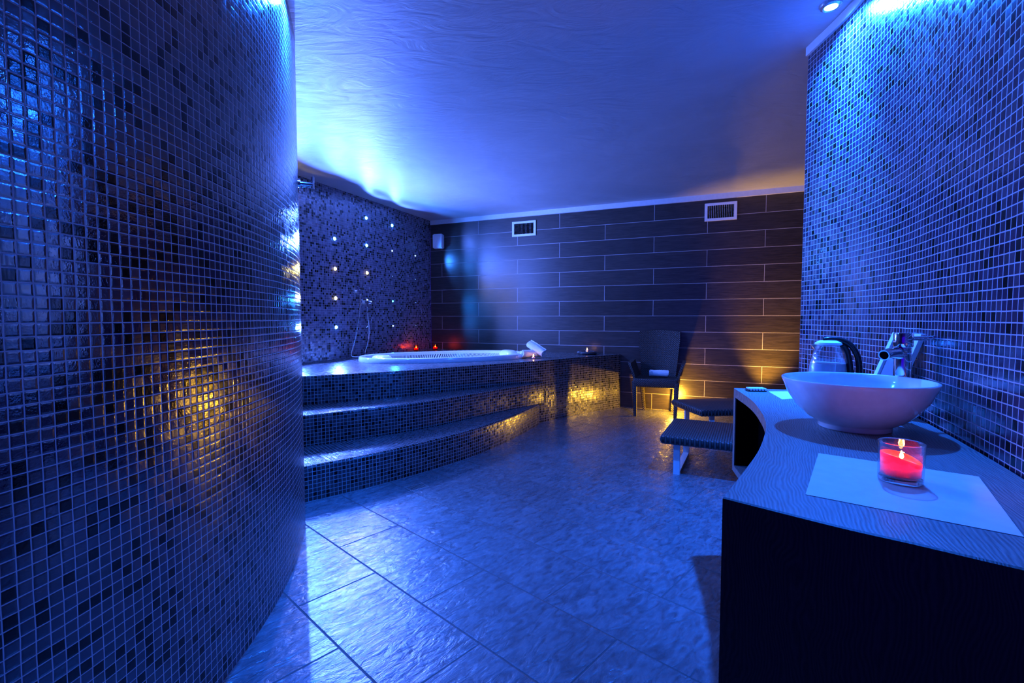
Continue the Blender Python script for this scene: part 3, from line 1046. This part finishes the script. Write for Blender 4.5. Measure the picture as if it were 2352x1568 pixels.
towel('rolled_towel', (0.108, 5.47, DZ + 0.052), (0.33, 5.60, DZ + 0.052), 0.05, 'rolled white towel lying flat on the platform at the right end of the tub', 'rolled white towels by the tub')
towel('rolled_towel', (0.372, 5.50, DZ + 0.058), (0.20, 5.60, DZ + 0.165), 0.054, 'rolled white towel leaning up on the flat towel beside the tub', 'rolled white towels by the tub')

# ------------------------------------------------------------ wicker armchair
# local frame: +y is the front of the chair
FL = Vector((1.437, 5.51)); FR = Vector((1.869, 5.383)); RR = Vector((1.975, 5.79)); RLp = Vector((1.655, 5.90))
cc = (FL + FR + RR + RLp) / 4
fdir = ((FL + FR) / 2 - (RR + RLp) / 2).normalized()
ang = math.atan2(fdir.y, fdir.x) - PI / 2
ch = thing('wicker_armchair', 'dark high-backed wicker armchair against the plank wall', 'chair', (cc.x, cc.y, 0), ang)


def loft(bm, secs, uscale=1.0, vscale=1.0, cap=True):
    """secs: list of closed loops of 3-D points of equal count"""
    uvl = bm.loops.layers.uv.verify()
    rings = [[bm.verts.new(p) for p in s_] for s_ in secs]
    n = len(secs[0])
    per = [0.0]
    for i in range(n):
        per.append(per[-1] + (Vector(secs[0][(i + 1) % n]) - Vector(secs[0][i])).length)
    vl = [0.0]
    for a, b in zip(secs, secs[1:]):
        vl.append(vl[-1] + (sum((Vector(p) for p in b), Vector()) / n - sum((Vector(p) for p in a), Vector()) / n).length)
    for j in range(len(secs) - 1):
        for i in range(n):
            f = bm.faces.new((rings[j][i], rings[j][(i + 1) % n], rings[j + 1][(i + 1) % n], rings[j + 1][i]))
            uvs = ((per[i], vl[j]), (per[i + 1], vl[j]), (per[i + 1], vl[j + 1]), (per[i], vl[j + 1]))
            for l, u in zip(f.loops, uvs): l[uvl].uv = (u[0] * uscale, u[1] * vscale)
    if cap:
        for f in (bm.faces.new(rings[0][::-1]), bm.faces.new(rings[-1])):
            for l in f.loops:
                c = l.vert.co; l[uvl].uv = (c.x * uscale, c.y * vscale)


def rrect(cx, cy, z, w_, d_, r=0.02, n=4, tilt=None):
    pts = []
    for qx, qy, a0 in ((1, 1, 0), (-1, 1, 90), (-1, -1, 180), (1, -1, 270)):
        for k in range(n + 1):
            a = math.radians(a0 + 90 * k / n)
            pts.append((cx + qx * (w_ / 2 - r) + r * math.cos(a), cy + qy * (d_ / 2 - r) + r * math.sin(a), z))
    return pts


# legs
for sx, sy, wtop, top in ((-1, 1, 0.0, 0.40), (1, 1, 0.0, 0.40), (-1, -1, 0.0, 0.40), (1, -1, 0.0, 0.40)):
    bx = sx * (0.222 if sy > 0 else 0.165); by = sy * (0.215 if sy > 0 else 0.205)
    tx = sx * 0.235; ty = sy * 0.215
    if sy < 0: tx = sx * 0.205; ty = -0.185
    bm = NB()
    loft(bm, [rrect(bx + (tx - bx) * f, by + (ty - by) * f, 0.41 * f, 0.036 + 0.02 * f, 0.036 + 0.02 * f, 0.008, 2) for f in (0, 0.35, 0.7, 1.0)], 1, 1)
    obj('leg', bm, 'wicker', ch, smooth=40)
bm = NB()
loft(bm, [rrect(0, 0.005, z, w_, d_, 0.03) for z, w_, d_ in ((0.345, 0.47, 0.44), (0.36, 0.50, 0.47), (0.43, 0.51, 0.48), (0.445, 0.50, 0.47), (0.440, 0.42, 0.38))])
obj('seat', bm, 'wicker', ch, smooth=50)
# back: curved slab
bm = NB(); secs = []
nk = 14
for z, w_, yb in ((0.40, 0.40, -0.215), (0.50, 0.415, -0.225), (0.62, 0.44, -0.243), (0.75, 0.465, -0.262), (0.88, 0.485, -0.285), (0.96, 0.485, -0.302), (0.985, 0.478, -0.308)):
    fr_, bk = [], []
    for k in range(nk + 1):
        x = -w_ / 2 + w_ * k / nk
        arch = (0.018 * math.cos(PI * x / w_) if z > 0.9 else 0)
        cv = 0.035 * (1 - math.cos(PI * x / w_))
        fr_.append((x, yb + cv + 0.02, z + arch)); bk.append((x, yb + cv - 0.02, z + arch))
    secs.append(fr_ + bk[::-1])
loft(bm, secs); obj('backrest', bm, 'wicker', ch, smooth=50)
for sx in (-1, 1):
    bm = NB(); secs = []
    # side panel under the arm, flaring outwards
    for z, yo, xo in ((0.43, 0.0, 0.240), (0.52, 0.0, 0.262), (0.60, 0.0, 0.292), (0.625, 0.0, 0.30)):
        y0, y1 = -0.20, 0.185 + (z - 0.43) * 0.15
        if z > 0.61: y0, y1 = -0.19, 0.20
        sl = [(sx * (xo + 0.013 * (1 if z < 0.62 else 1.4)), y) for y in (y0, (y0 + y1) / 2, y1)]
        si = [(sx * (xo - 0.015 * (1 if z < 0.62 else 1.4)), y) for y in (y1, (y0 + y1) / 2, y0)]
        secs.append([(x, y, z + (0.015 if y < -0.1 else 0)) for x, y in sl + si])
    loft(bm, secs); obj('armrest', bm, 'wicker', ch, smooth=50)
q = Matrix.Translation((cc.x, cc.y, 0)) @ Matrix.Rotation(ang, 4, 'Z')
a = q @ Vector((0.085, 0.02, 0.447 + 0.046)); b = q @ Vector((-0.125, 0.0, 0.447 + 0.046))
towel('rolled_towel', a, b, 0.043, 'rolled white towel on the seat of the wicker armchair', None)

# ------------------------------------------------------------ sun loungers


def lounger(name, origin, rot, L, Wd, H, label, legin=0.09):
    """origin: near-left corner, local x along the length, local y across"""
    t = thing(name, label, 'sun lounger', (*origin, 0), rot, 'wicker sun loungers behind the counter')
    sec = []
    for x in [0.0, 0.012, 0.05, 0.5, 1.0, 1.12, 1.3, 1.5, L]:
        zz = H + (max(0, x - 1.12) * 0.30) - (0.012 if x == 0.0 else 0)
        th_ = 0.030 if x == 0.0 else 0.062
        sec.append([(x, 0.008, zz - th_), (x, 0.0, zz - th_ + 0.01), (x, 0.0, zz - 0.01), (x, 0.012, zz), (x, Wd - 0.012, zz), (x, Wd, zz - 0.01), (x, Wd, zz - th_ + 0.01), (x, Wd - 0.008, zz - th_)])
    bm = NB(); loft(bm, sec); obj('woven_bed', bm, 'wicker_pad', t, smooth=50)
    fw = 0.045
    for x0 in (legin, L - 0.35):
        bm = NB()
        zt = H - 0.062
        box(bm, x0, x0 + fw, 0.05, 0.05 + 0.022, 0.0, zt)
        box(bm, x0, x0 + fw, Wd - 0.072, Wd - 0.05, 0.0, zt)
        box(bm, x0, x0 + fw, 0.072, Wd - 0.072, 0.0, 0.022)
        box(bm, x0, x0 + fw, 0.072, Wd - 0.072, zt - 0.02, zt)
        o = obj('leg_frame', bm, 'white_frame', t); o['label'] = 'white steel sled leg'
    return t


M['white_frame'] = simple('white_powder_coated_steel', (0.62, 0.62, 0.63), 0.35)
lounger('sun_lounger', (1.085, 3.445), math.radians(-27), 1.85, 0.68, 0.292, 'dark wicker sun lounger nearest the counter, on white steel legs')
lounger('sun_lounger', (1.745, 4.345), math.radians(7), 1.85, 0.60, 0.30, 'dark wicker sun lounger farther back, between the chair and the nearer lounger', 0.12)

# ------------------------------------------------------------ amber lamps


def lamp(loc, label, power, r=0.05, h=0.12):
    t = thing('amber_lamp', label, 'lamp', loc, 0)
    bm = NB(); lathe(bm, [(0, 0), (r * 0.9, 0), (r * 0.9, 0.006), (0.004, 0.010), (0.004, h), (0, h)], 20); obj('stand', bm, 'wick', t, smooth=40)
    bm = NB(); lathe(bm, [(0, h), (r * 0.6, h + r * 0.3), (r, h + r), (r * 0.8, h + r * 1.65), (r * 0.3, h + r * 1.95), (0, h + r * 2)], 24)
    obj('globe', bm, 'amber_glow', t, smooth=True)
    point((loc[0], loc[1] + 0.0, loc[2] + h + 2 * r + 0.02), power, AMBER, 0.015)
    return t


lamp((1.938, 5.60, 0), 'small glowing amber lamp on the floor behind the right front leg of the armchair', 40, 0.015)
t = thing('floor_uplight', 'amber floor uplight aimed at the right end of the plank wall, behind the counter', 'lamp', (2.78, 5.22, 0))
bm = NB(); lathe(bm, [(0, 0), (0.06, 0), (0.065, 0.01), (0.05, 0.10), (0.055, 0.14), (0.048, 0.14), (0.045, 0.11), (0, 0.11)], 28); obj('housing', bm, 'gloss_black', t, smooth=40)
bm = NB(); lathe(bm, [(0, 0.118), (0.03, 0.117), (0.044, 0.112), (0.044, 0.110), (0, 0.110)], 28); obj('lens', bm, 'amber_glow', t, smooth=True)
spot((2.78, 5.22, 0.16), (2.95, 5.42, 0.95), 230, AMBER, 66, 1.0, 0.04)

# floor drain
t = thing('floor_drain', 'small slotted metal drain set in the floor below the lowest step', 'drain', (-0.648, 3.178, 0.0), math.radians(40))
bm = NB(); box(bm, -0.06, 0.06, -0.045, 0.045, -0.001, 0.0015); obj('slot_tray', bm, 'black', t)
bm = NB()
for k in range(5):
    y = -0.036 + 0.018 * k
    box(bm, -0.058, 0.058, y - 0.0045, y + 0.0045, 0.0015, 0.003)
obj('grate', bm, 'steel', t)
bm = NB(); box(bm, -0.068, 0.068, -0.053, -0.045, -0.001, 0.003); box(bm, -0.068, 0.068, 0.045, 0.053, -0.001, 0.003); box(bm, -0.068, -0.06, -0.045, 0.045, -0.001, 0.003); box(bm, 0.06, 0.068, -0.045, 0.045, -0.001, 0.003)
obj('frame', bm, 'steel', t)

# ------------------------------------------------------------ vanity counter
left = c2([(0.397, 0.874), (0.480, 0.986), (0.610, 1.165), (0.717, 1.334), (0.800, 1.480), (0.884, 1.666), (0.980, 1.93), (1.062, 2.257)], 6)
frontc = c2([(0.397, 0.874), (0.527, 0.752), (0.60, 0.694), (0.687, 0.621), (0.80, 0.54)], 6)


def off_wall(d):
    out = []
    for i, p in enumerate(rpath):
        a = rpath[max(i - 1, 0)]; b = rpath[min(i + 1, len(rpath) - 1)]
        t_ = (b - a).normalized(); out.append(p + Vector((-t_.y, t_.x)) * d)
    return out


wl = [p for p in off_wall(0.008) if 0.56 < p.y < 2.16]
farR = Vector((1.565, 2.155))
top_poly = [tuple(p) for p in frontc] + [tuple(p) for p in wl] + [tuple(farR)] + [tuple(p) for p in left[::-1]][:-1]
van = thing('wash_counter', 'long curved wash counter with grey wood top and dark front along the right mosaic wall', 'counter', (0, 0, 0))
ZB = 0.45
bm = prism(top_poly, CZ - 0.04, CZ)
obj('countertop', bm, 'laminate', van)
# dark front panel on the near side
bm = ribbon([p for p in frontc], [(-0.004, ZB), (-0.004, CZ - 0.003), (-0.001, CZ - 0.001), (0.004, CZ - 0.003)], flip=True)
nb = [p for p in frontc]
bm = NB(); uvl = bm.loops.layers.uv.verify()
so = arcl(nb)
rows = []
for i, p in enumerate(nb):
    a = nb[max(i - 1, 0)]; b = nb[min(i + 1, len(nb) - 1)]
    t_ = (b - a).normalized(); nr = Vector((t_.y, -t_.x))
    rows.append([bm.verts.new((p.x + nr.x * o, p.y + nr.y * o, z)) for o, z in ((0.006, 0.05), (0.006, CZ - 0.001), (0.0005, CZ + 0.0005), (0.0005, 0.05))])
for i in range(len(nb) - 1):
    for j in range(4):
        jj = (j + 1) % 4
        q4 = [(i, j), (i + 1, j), (i + 1, jj), (i, jj)]
        f = bm.faces.new([rows[a][b] for a, b in q4])
        for l, (a, b) in zip(f.loops, q4): l[uvl].uv = (so[a], rows[a][b].co.z)
bm.faces.new(rows[0][::-1]); bm.faces.new(rows[-1])
o = obj('front_panel', bm, 'dark_wood', van, smooth=30); o['label'] = 'dark wood front panel with vertical grain'
# far end board
e0, e1 = left[-1], farR
dv = (e1 - e0).normalized(); nv = Vector((dv.y, -dv.x))
bm = prism([tuple(e0), tuple(e1), tuple(e1 + nv * 0.03), tuple(e0 + nv * 0.03)], ZB, CZ - 0.04)
obj('end_board', bm, 'laminate', van)
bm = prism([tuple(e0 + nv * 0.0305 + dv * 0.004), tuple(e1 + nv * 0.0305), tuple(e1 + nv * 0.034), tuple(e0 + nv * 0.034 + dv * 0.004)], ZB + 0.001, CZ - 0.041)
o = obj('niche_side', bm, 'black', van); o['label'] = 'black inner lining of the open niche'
# bottom shelf with the same plan
bm = prism([(x, y) for x, y in top_poly], ZB - 0.03, ZB)
obj('bottom_board', bm, 'laminate', van)
# inner dark back
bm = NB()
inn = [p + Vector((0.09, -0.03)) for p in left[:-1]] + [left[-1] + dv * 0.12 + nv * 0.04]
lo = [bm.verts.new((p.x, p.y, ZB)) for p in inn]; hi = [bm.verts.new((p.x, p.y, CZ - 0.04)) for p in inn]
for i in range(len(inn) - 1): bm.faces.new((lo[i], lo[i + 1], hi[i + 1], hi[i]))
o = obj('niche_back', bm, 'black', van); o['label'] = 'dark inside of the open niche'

# paper mat under the candle, white card, soap dish
bm = prism([(0.557, 0.885), (0.783, 0.71), (0.985, 0.986), (0.759, 1.16)], CZ + 0.0002, CZ + 0.001)
tag(obj('paper_mat', bm, 'paper'), 'large white paper mat under the red candle on the counter', 'mat')
bm = prism([(1.112, 1.937), (1.22, 1.98), (1.27, 2.15), (1.169, 2.149)], CZ + 0.0002, CZ + 0.001)
tag(obj('paper_sheet', bm, 'card'), 'bright white paper sheet half hidden behind the basin at the far end of the counter', 'paper')
t = thing('ribbed_tray', 'small white tray with dark slots at the far left corner of the counter', 'tray', (1.120, 2.165, CZ), math.radians(-6))
bm = NB(); box(bm, -0.042, 0.042, -0.026, 0.026, 0.0, 0.010, None, 0.004); obj('base', bm, 'gloss_black', t)
bm = NB()
for k in range(6): box(bm, -0.034 + 0.0125 * k, -0.026 + 0.0125 * k, -0.0265, 0.022, 0.006, 0.014)
box(bm, -0.036, 0.036, -0.022, 0.022, 0.0095, 0.0155)
obj('ribs', bm, 'white_plastic', t)

# basin
BX, BY, BR = 1.045, 1.436, 0.197
t = thing('wash_basin', 'round white ceramic vessel basin standing on the counter', 'basin', (BX, BY, CZ))
prof = [(0.0, 0.0), (0.090, 0.0), (0.094, 0.004), (0.094, 0.014), (0.098, 0.018), (0.125, 0.034), (0.155, 0.064), (0.178, 0.100), (0.191, 0.133), (0.1965, 0.146),
        (0.1955, 0.150), (0.191, 0.1505), (0.187, 0.147), (0.180, 0.128), (0.166, 0.098), (0.142, 0.064), (0.110, 0.040), (0.07, 0.028), (0.024, 0.024), (0.0, 0.024)]
bm = NB(); lathe(bm, prof, 96); obj('bowl', bm, 'ceramic', t, smooth=True)
bm = NB(); lathe(bm, [(0.0, 0.029), (0.016, 0.028), (0.022, 0.025), (0.022, 0.023)], 24); obj('drain_cap', bm, 'chrome', t, smooth=True)

# faucet
FX, FY = 1.255, 1.52
t = thing('basin_faucet', 'tall chrome single-lever faucet behind the basin', 'faucet', (FX, FY, CZ))
sd = Vector((BX - FX, BY - FY, 0)).normalized()
bm = NB(); lathe(bm, [(0, 0), (0.028, 0), (0.028, 0.006), (0.0235, 0.010), (0.0225, 0.240), (0, 0.240)], 36); obj('body', bm, 'chrome', t, smooth=40)
bm = NB(); lathe(bm, [(0, 0.242), (0.0245, 0.242), (0.026, 0.246), (0.026, 0.284), (0.024, 0.288), (0, 0.288)], 36); capo = obj('cap', bm, 'chrome', t, smooth=40)
bm = NB(); tube(bm, [(0, 0, 0.222), sd * 0.04 + Vector((0, 0, 0.224)), sd * 0.07 + Vector((0, 0, 0.223)), sd * 0.095 + Vector((0, 0, 0.218))], 0.017, 20, rs=[0.02, 0.018, 0.0165, 0.0165]); spo = obj('spout', bm, 'chrome', t, smooth=40)
bm = NB(); tube(bm, [sd * 0.0945 + Vector((0, 0, 0.2181)), sd * 0.0965 + Vector((0, 0, 0.2175))], 0.0125, 20); obj('aerator', bm, 'black', spo)
ld = Vector((0.95, -0.35, 0)).normalized()
bm = NB(); tube(bm, [ld * 0.02 + Vector((0, 0, 0.270)), ld * 0.06 + Vector((0, 0, 0.271)), ld * 0.088 + Vector((0, 0, 0.274))], 0.007, 12); obj('lever', bm, 'chrome', capo, smooth=40)

# picture frame leaning on the wall
nb_, nt_ = Vector((1.285, 1.60, CZ)), Vector((1.375, 1.575, 1.092))
fb_, ft_ = Vector((1.345, 1.80, CZ)), Vector((1.440, 1.775, 1.092))
t = thing('picture_frame', 'white-edged picture frame leaning on the mosaic wall behind the faucet', 'picture frame', nb_)


def quadpt(u, v, d=0.0):
    p = (nb_ * (1 - u) + fb_ * u) * (1 - v) + (nt_ * (1 - u) + ft_ * u) * v
    n_ = (fb_ - nb_).cross(nt_ - nb_).normalized()
    if n_.x > 0: n_ = -n_
    return p + n_ * d - nb_


bm = NB()
uu, vv = 0.13, 0.10
O_ = [(0, 0), (1, 0), (1, 1), (0, 1)]; I_ = [(uu, vv), (1 - uu, vv), (1 - uu, 1 - vv), (uu, 1 - vv)]
r0 = [bm.verts.new(quadpt(u, v, 0.0)) for u, v in O_]; r1 = [bm.verts.new(quadpt(u, v, 0.014)) for u, v in O_]
r2 = [bm.verts.new(quadpt(u, v, 0.014)) for u, v in I_]; r3 = [bm.verts.new(quadpt(u, v, 0.004)) for u, v in I_]
for A_, B_ in ((r0, r1), (r1, r2), (r2, r3)):
    for k in range(4): bm.faces.new((A_[k], A_[(k + 1) % 4], B_[(k + 1) % 4], B_[k]))
bm.faces.new(r0[::-1])
obj('frame', bm, 'white_plastic', t)
bm = NB(); bm.faces.new([bm.verts.new(quadpt(u, v, 0.006)) for u, v in I_]); obj('picture', bm, 'photo', t)

# kettle
KX, KY = 1.355, 2.03
t = thing('glass_kettle', 'glass electric kettle with black lid and handle behind the basin', 'kettle', (KX, KY, CZ), math.radians(-25))
bm = NB(); lathe(bm, [(0, 0), (0.076, 0), (0.078, 0.01), (0.074, 0.020), (0, 0.020)], 40); obj('base', bm, 'gloss_black', t, smooth=40)
bm = NB(); lathe(bm, [(0, 0.021), (0.072, 0.021), (0.076, 0.04), (0.074, 0.09), (0.066, 0.15), (0.052, 0.205), (0.044, 0.222), (0.0425, 0.222), (0.050, 0.204), (0.064, 0.15), (0.072, 0.09), (0.074, 0.04), (0.070, 0.025), (0, 0.025)], 48)
obj('glass_jug', bm, 'glass', t, smooth=40)
bm = NB(); lathe(bm, [(0, 0.026), (0.0695, 0.026), (0.0735, 0.04), (0.0715, 0.09), (0.0650, 0.142), (0, 0.142)], 40); obj('water', bm, 'milk', t, smooth=40)
bm = NB(); lathe(bm, [(0.0, 0.240), (0.03, 0.239), (0.048, 0.230), (0.050, 0.222), (0.046, 0.220), (0, 0.220)], 40)
obj('lid', bm, 'white_plastic', t, smooth=40)
bm = NB(); tube(bm, catmull([(-0.020, 0, 0.240), (0.01, 0, 0.244), (0.045, 0, 0.240), (0.078, 0, 0.222), (0.102, 0, 0.182), (0.112, 0, 0.13), (0.110, 0, 0.07), (0.100, 0, 0.03)], 6), 0.012, 14)
obj('handle', bm, 'gloss_black', t, smooth=True)
bm = NB(); tube(bm, catmull([(0.050, 0, 0.222), (0.068, 0, 0.19), (0.078, 0, 0.14), (0.086, 0, 0.08), (0.086, 0, 0.03)], 6), 0.012, 14)
obj('handle_strip', bm, 'gloss_black', t, smooth=True)
bm = NB()
vs = [bm.verts.new(p) for p in ((-0.042, 0.016, 0.222), (-0.042, -0.016, 0.222), (-0.066, 0, 0.222), (-0.050, 0.012, 0.200), (-0.050, -0.012, 0.200), (-0.054, 0, 0.203))]
for f in ((0, 2, 5, 3), (2, 1, 4, 5), (0, 1, 2), (3, 5, 4), (0, 3, 4, 1)): bm.faces.new([vs[i] for i in f])
obj('spout', bm, 'steel', t)
